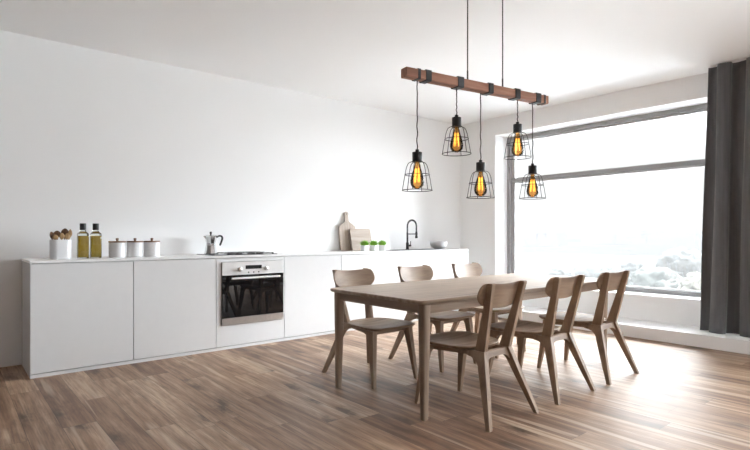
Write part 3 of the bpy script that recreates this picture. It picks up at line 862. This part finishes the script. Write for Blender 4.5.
def tree(px, ytop, d, mat, w, label):
    x, y = at_depth(px, d); zt_ = EYE-(ytop-235)/LEN*d
    h = zt_+9
    t = thing('tree', (x, y, -9), label, 'tree', group='hazy trees outside the window')
    bm = B(); tube(bm, [(0, 0, 0), (.1, 0, h*.35), (0, .1, h*.7)], [.28, .2, .1], 8); obj('trunk', bm, M['bark'], t)
    bm = B(); rs = random.Random(int(px*7+d))
    for k in range(6):
        q = k/5; rr = w*(.62-.25*q)
        crown(bm, (rs.uniform(-.45, .45)*w*(1-q*.6), rs.uniform(-.45, .45)*w*(1-q*.6), h*(.42+.40*q)), min(rr, h*.2), 1.15, rs.uniform(0, 50))
    crown(bm, (0, 0, h-w*.36), w*.33, 1.1, rs.uniform(0, 50))
    obj('crown', bm, mat, t, smooth=180)
tree(560, 268, 70, M['leaf_c'], 5.5, 'faint hazy tree outside, leftmost beyond the glass')
tree(585, 264, 78, M['leaf_c'], 6, 'faint hazy tree outside, behind the middle near-side chair')
tree(612, 268, 60, M['leaf_a'], 5, 'hazy tree outside, just above the chair back nearest the curtain')
tree(634, 262, 72, M['leaf_c'], 6, 'pale tree outside, right of the nearest-curtain chair back')
tree(662, 268, 50, M['leaf_a'], 4.5, 'grey-green tree outside, low in the right half of the window')
tree(688, 250, 58, M['leaf_c'], 6, 'tallest hazy tree outside, near the curtain edge')
tree(700, 272, 38, M['leaf_b'], 3.6, 'olive-tinted tree outside, right beside the curtain edge')

def mist():
    m = bpy.data.materials.new('valley_mist'); m.use_nodes = True; nt = m.node_tree
    nt.nodes.remove(nt.nodes['Principled BSDF'])
    a = nd(nt, 'ShaderNodeVolumeScatter'); a.inputs['Color'].default_value = (MISTW, MISTW*1.01, MISTW*1.02, 1); a.inputs['Density'].default_value = MISTD
    b = nd(nt, 'ShaderNodeVolumeAbsorption'); b.inputs['Color'].default_value = (MISTW, MISTW, MISTW, 1); b.inputs['Density'].default_value = MISTD
    c = nd(nt, 'ShaderNodeAddShader'); nt.links.new(a.outputs[0], c.inputs[0]); nt.links.new(b.outputs[0], c.inputs[1])
    nt.links.new(c.outputs[0], nt.nodes['Material Output'].inputs['Volume'])
    o = obj('mist', box(B(), 18, 120, -60, 120, -8.9, 1.4), m, smooth=0)
    struct(o, 'thin pale mist over the trees outside the window', 'mist')
MISTW, MISTD = .080, .020
mist()
# ------------------------------------------------------------------ light
SKY, SKYLOW, GLOW, GLOWDIR = 22.0, .0195, .58, (.87, -.40, .31)
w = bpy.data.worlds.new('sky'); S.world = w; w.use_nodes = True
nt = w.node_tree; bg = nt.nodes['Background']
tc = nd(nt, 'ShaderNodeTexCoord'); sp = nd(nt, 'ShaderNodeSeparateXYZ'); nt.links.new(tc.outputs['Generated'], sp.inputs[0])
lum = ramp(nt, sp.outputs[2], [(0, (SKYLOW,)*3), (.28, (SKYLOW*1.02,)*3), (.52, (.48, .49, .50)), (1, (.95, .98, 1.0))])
# bright lobe added to the sky beside the window view, to light the room
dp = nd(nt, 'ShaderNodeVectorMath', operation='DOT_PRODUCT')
nt.links.new(tc.outputs['Generated'], dp.inputs[0]); dp.inputs[1].default_value = Vector(GLOWDIR).normalized()
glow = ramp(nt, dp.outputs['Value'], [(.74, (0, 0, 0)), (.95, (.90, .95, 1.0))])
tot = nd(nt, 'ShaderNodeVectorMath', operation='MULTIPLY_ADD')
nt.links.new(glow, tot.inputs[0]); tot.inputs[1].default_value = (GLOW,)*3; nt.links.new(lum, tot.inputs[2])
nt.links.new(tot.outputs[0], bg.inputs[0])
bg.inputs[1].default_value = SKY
pl = bpy.data.lights.new('window_portal', 'AREA'); pl.shape = 'RECTANGLE'; pl.size = WY1-WY0; pl.size_y = WZ1-WZ0
pl.cycles.is_portal = True
po = bpy.data.objects.new('window_portal', pl); COL.objects.link(po)
po.location = (FX+.115, (WY0+WY1)/2, (WZ0+WZ1)/2); po.rotation_euler = (PI/2, 0, PI/2)

p2 = bpy.data.lights.new('rear_portal', 'AREA'); p2.shape = 'RECTANGLE'; p2.size = FW1-FW0; p2.size_y = FZ1-FZ0
p2.cycles.is_portal = True
po2 = bpy.data.objects.new('rear_portal', p2); COL.objects.link(po2)
po2.location = ((FW0+FW1)/2, Y0-.19, (FZ0+FZ1)/2); po2.rotation_euler = (-PI/2, 0, PI)
S.cycles.max_bounces = 14; S.cycles.diffuse_bounces = 8; S.cycles.transparent_max_bounces = 16
S.cycles.sample_clamp_indirect = 8
S.cycles.use_denoising = True
S.view_settings.view_transform = 'Standard'; S.view_settings.look = 'None'
S.view_settings.gamma = 1; S.view_settings.use_curve_mapping = False
S.view_settings.exposure = 1.42

# ------------------------------------------------------------------ camera
cd = bpy.data.cameras.new('camera'); co = bpy.data.objects.new('camera', cd); COL.objects.link(co)
cd.sensor_width = 36; cd.lens = LEN/750*36; cd.shift_y = 10/750; cd.clip_start = .05; cd.clip_end = 500
co.location = (0, 0, EYE); co.rotation_euler = (PI/2, 0, AZ-PI/2)
S.camera = co
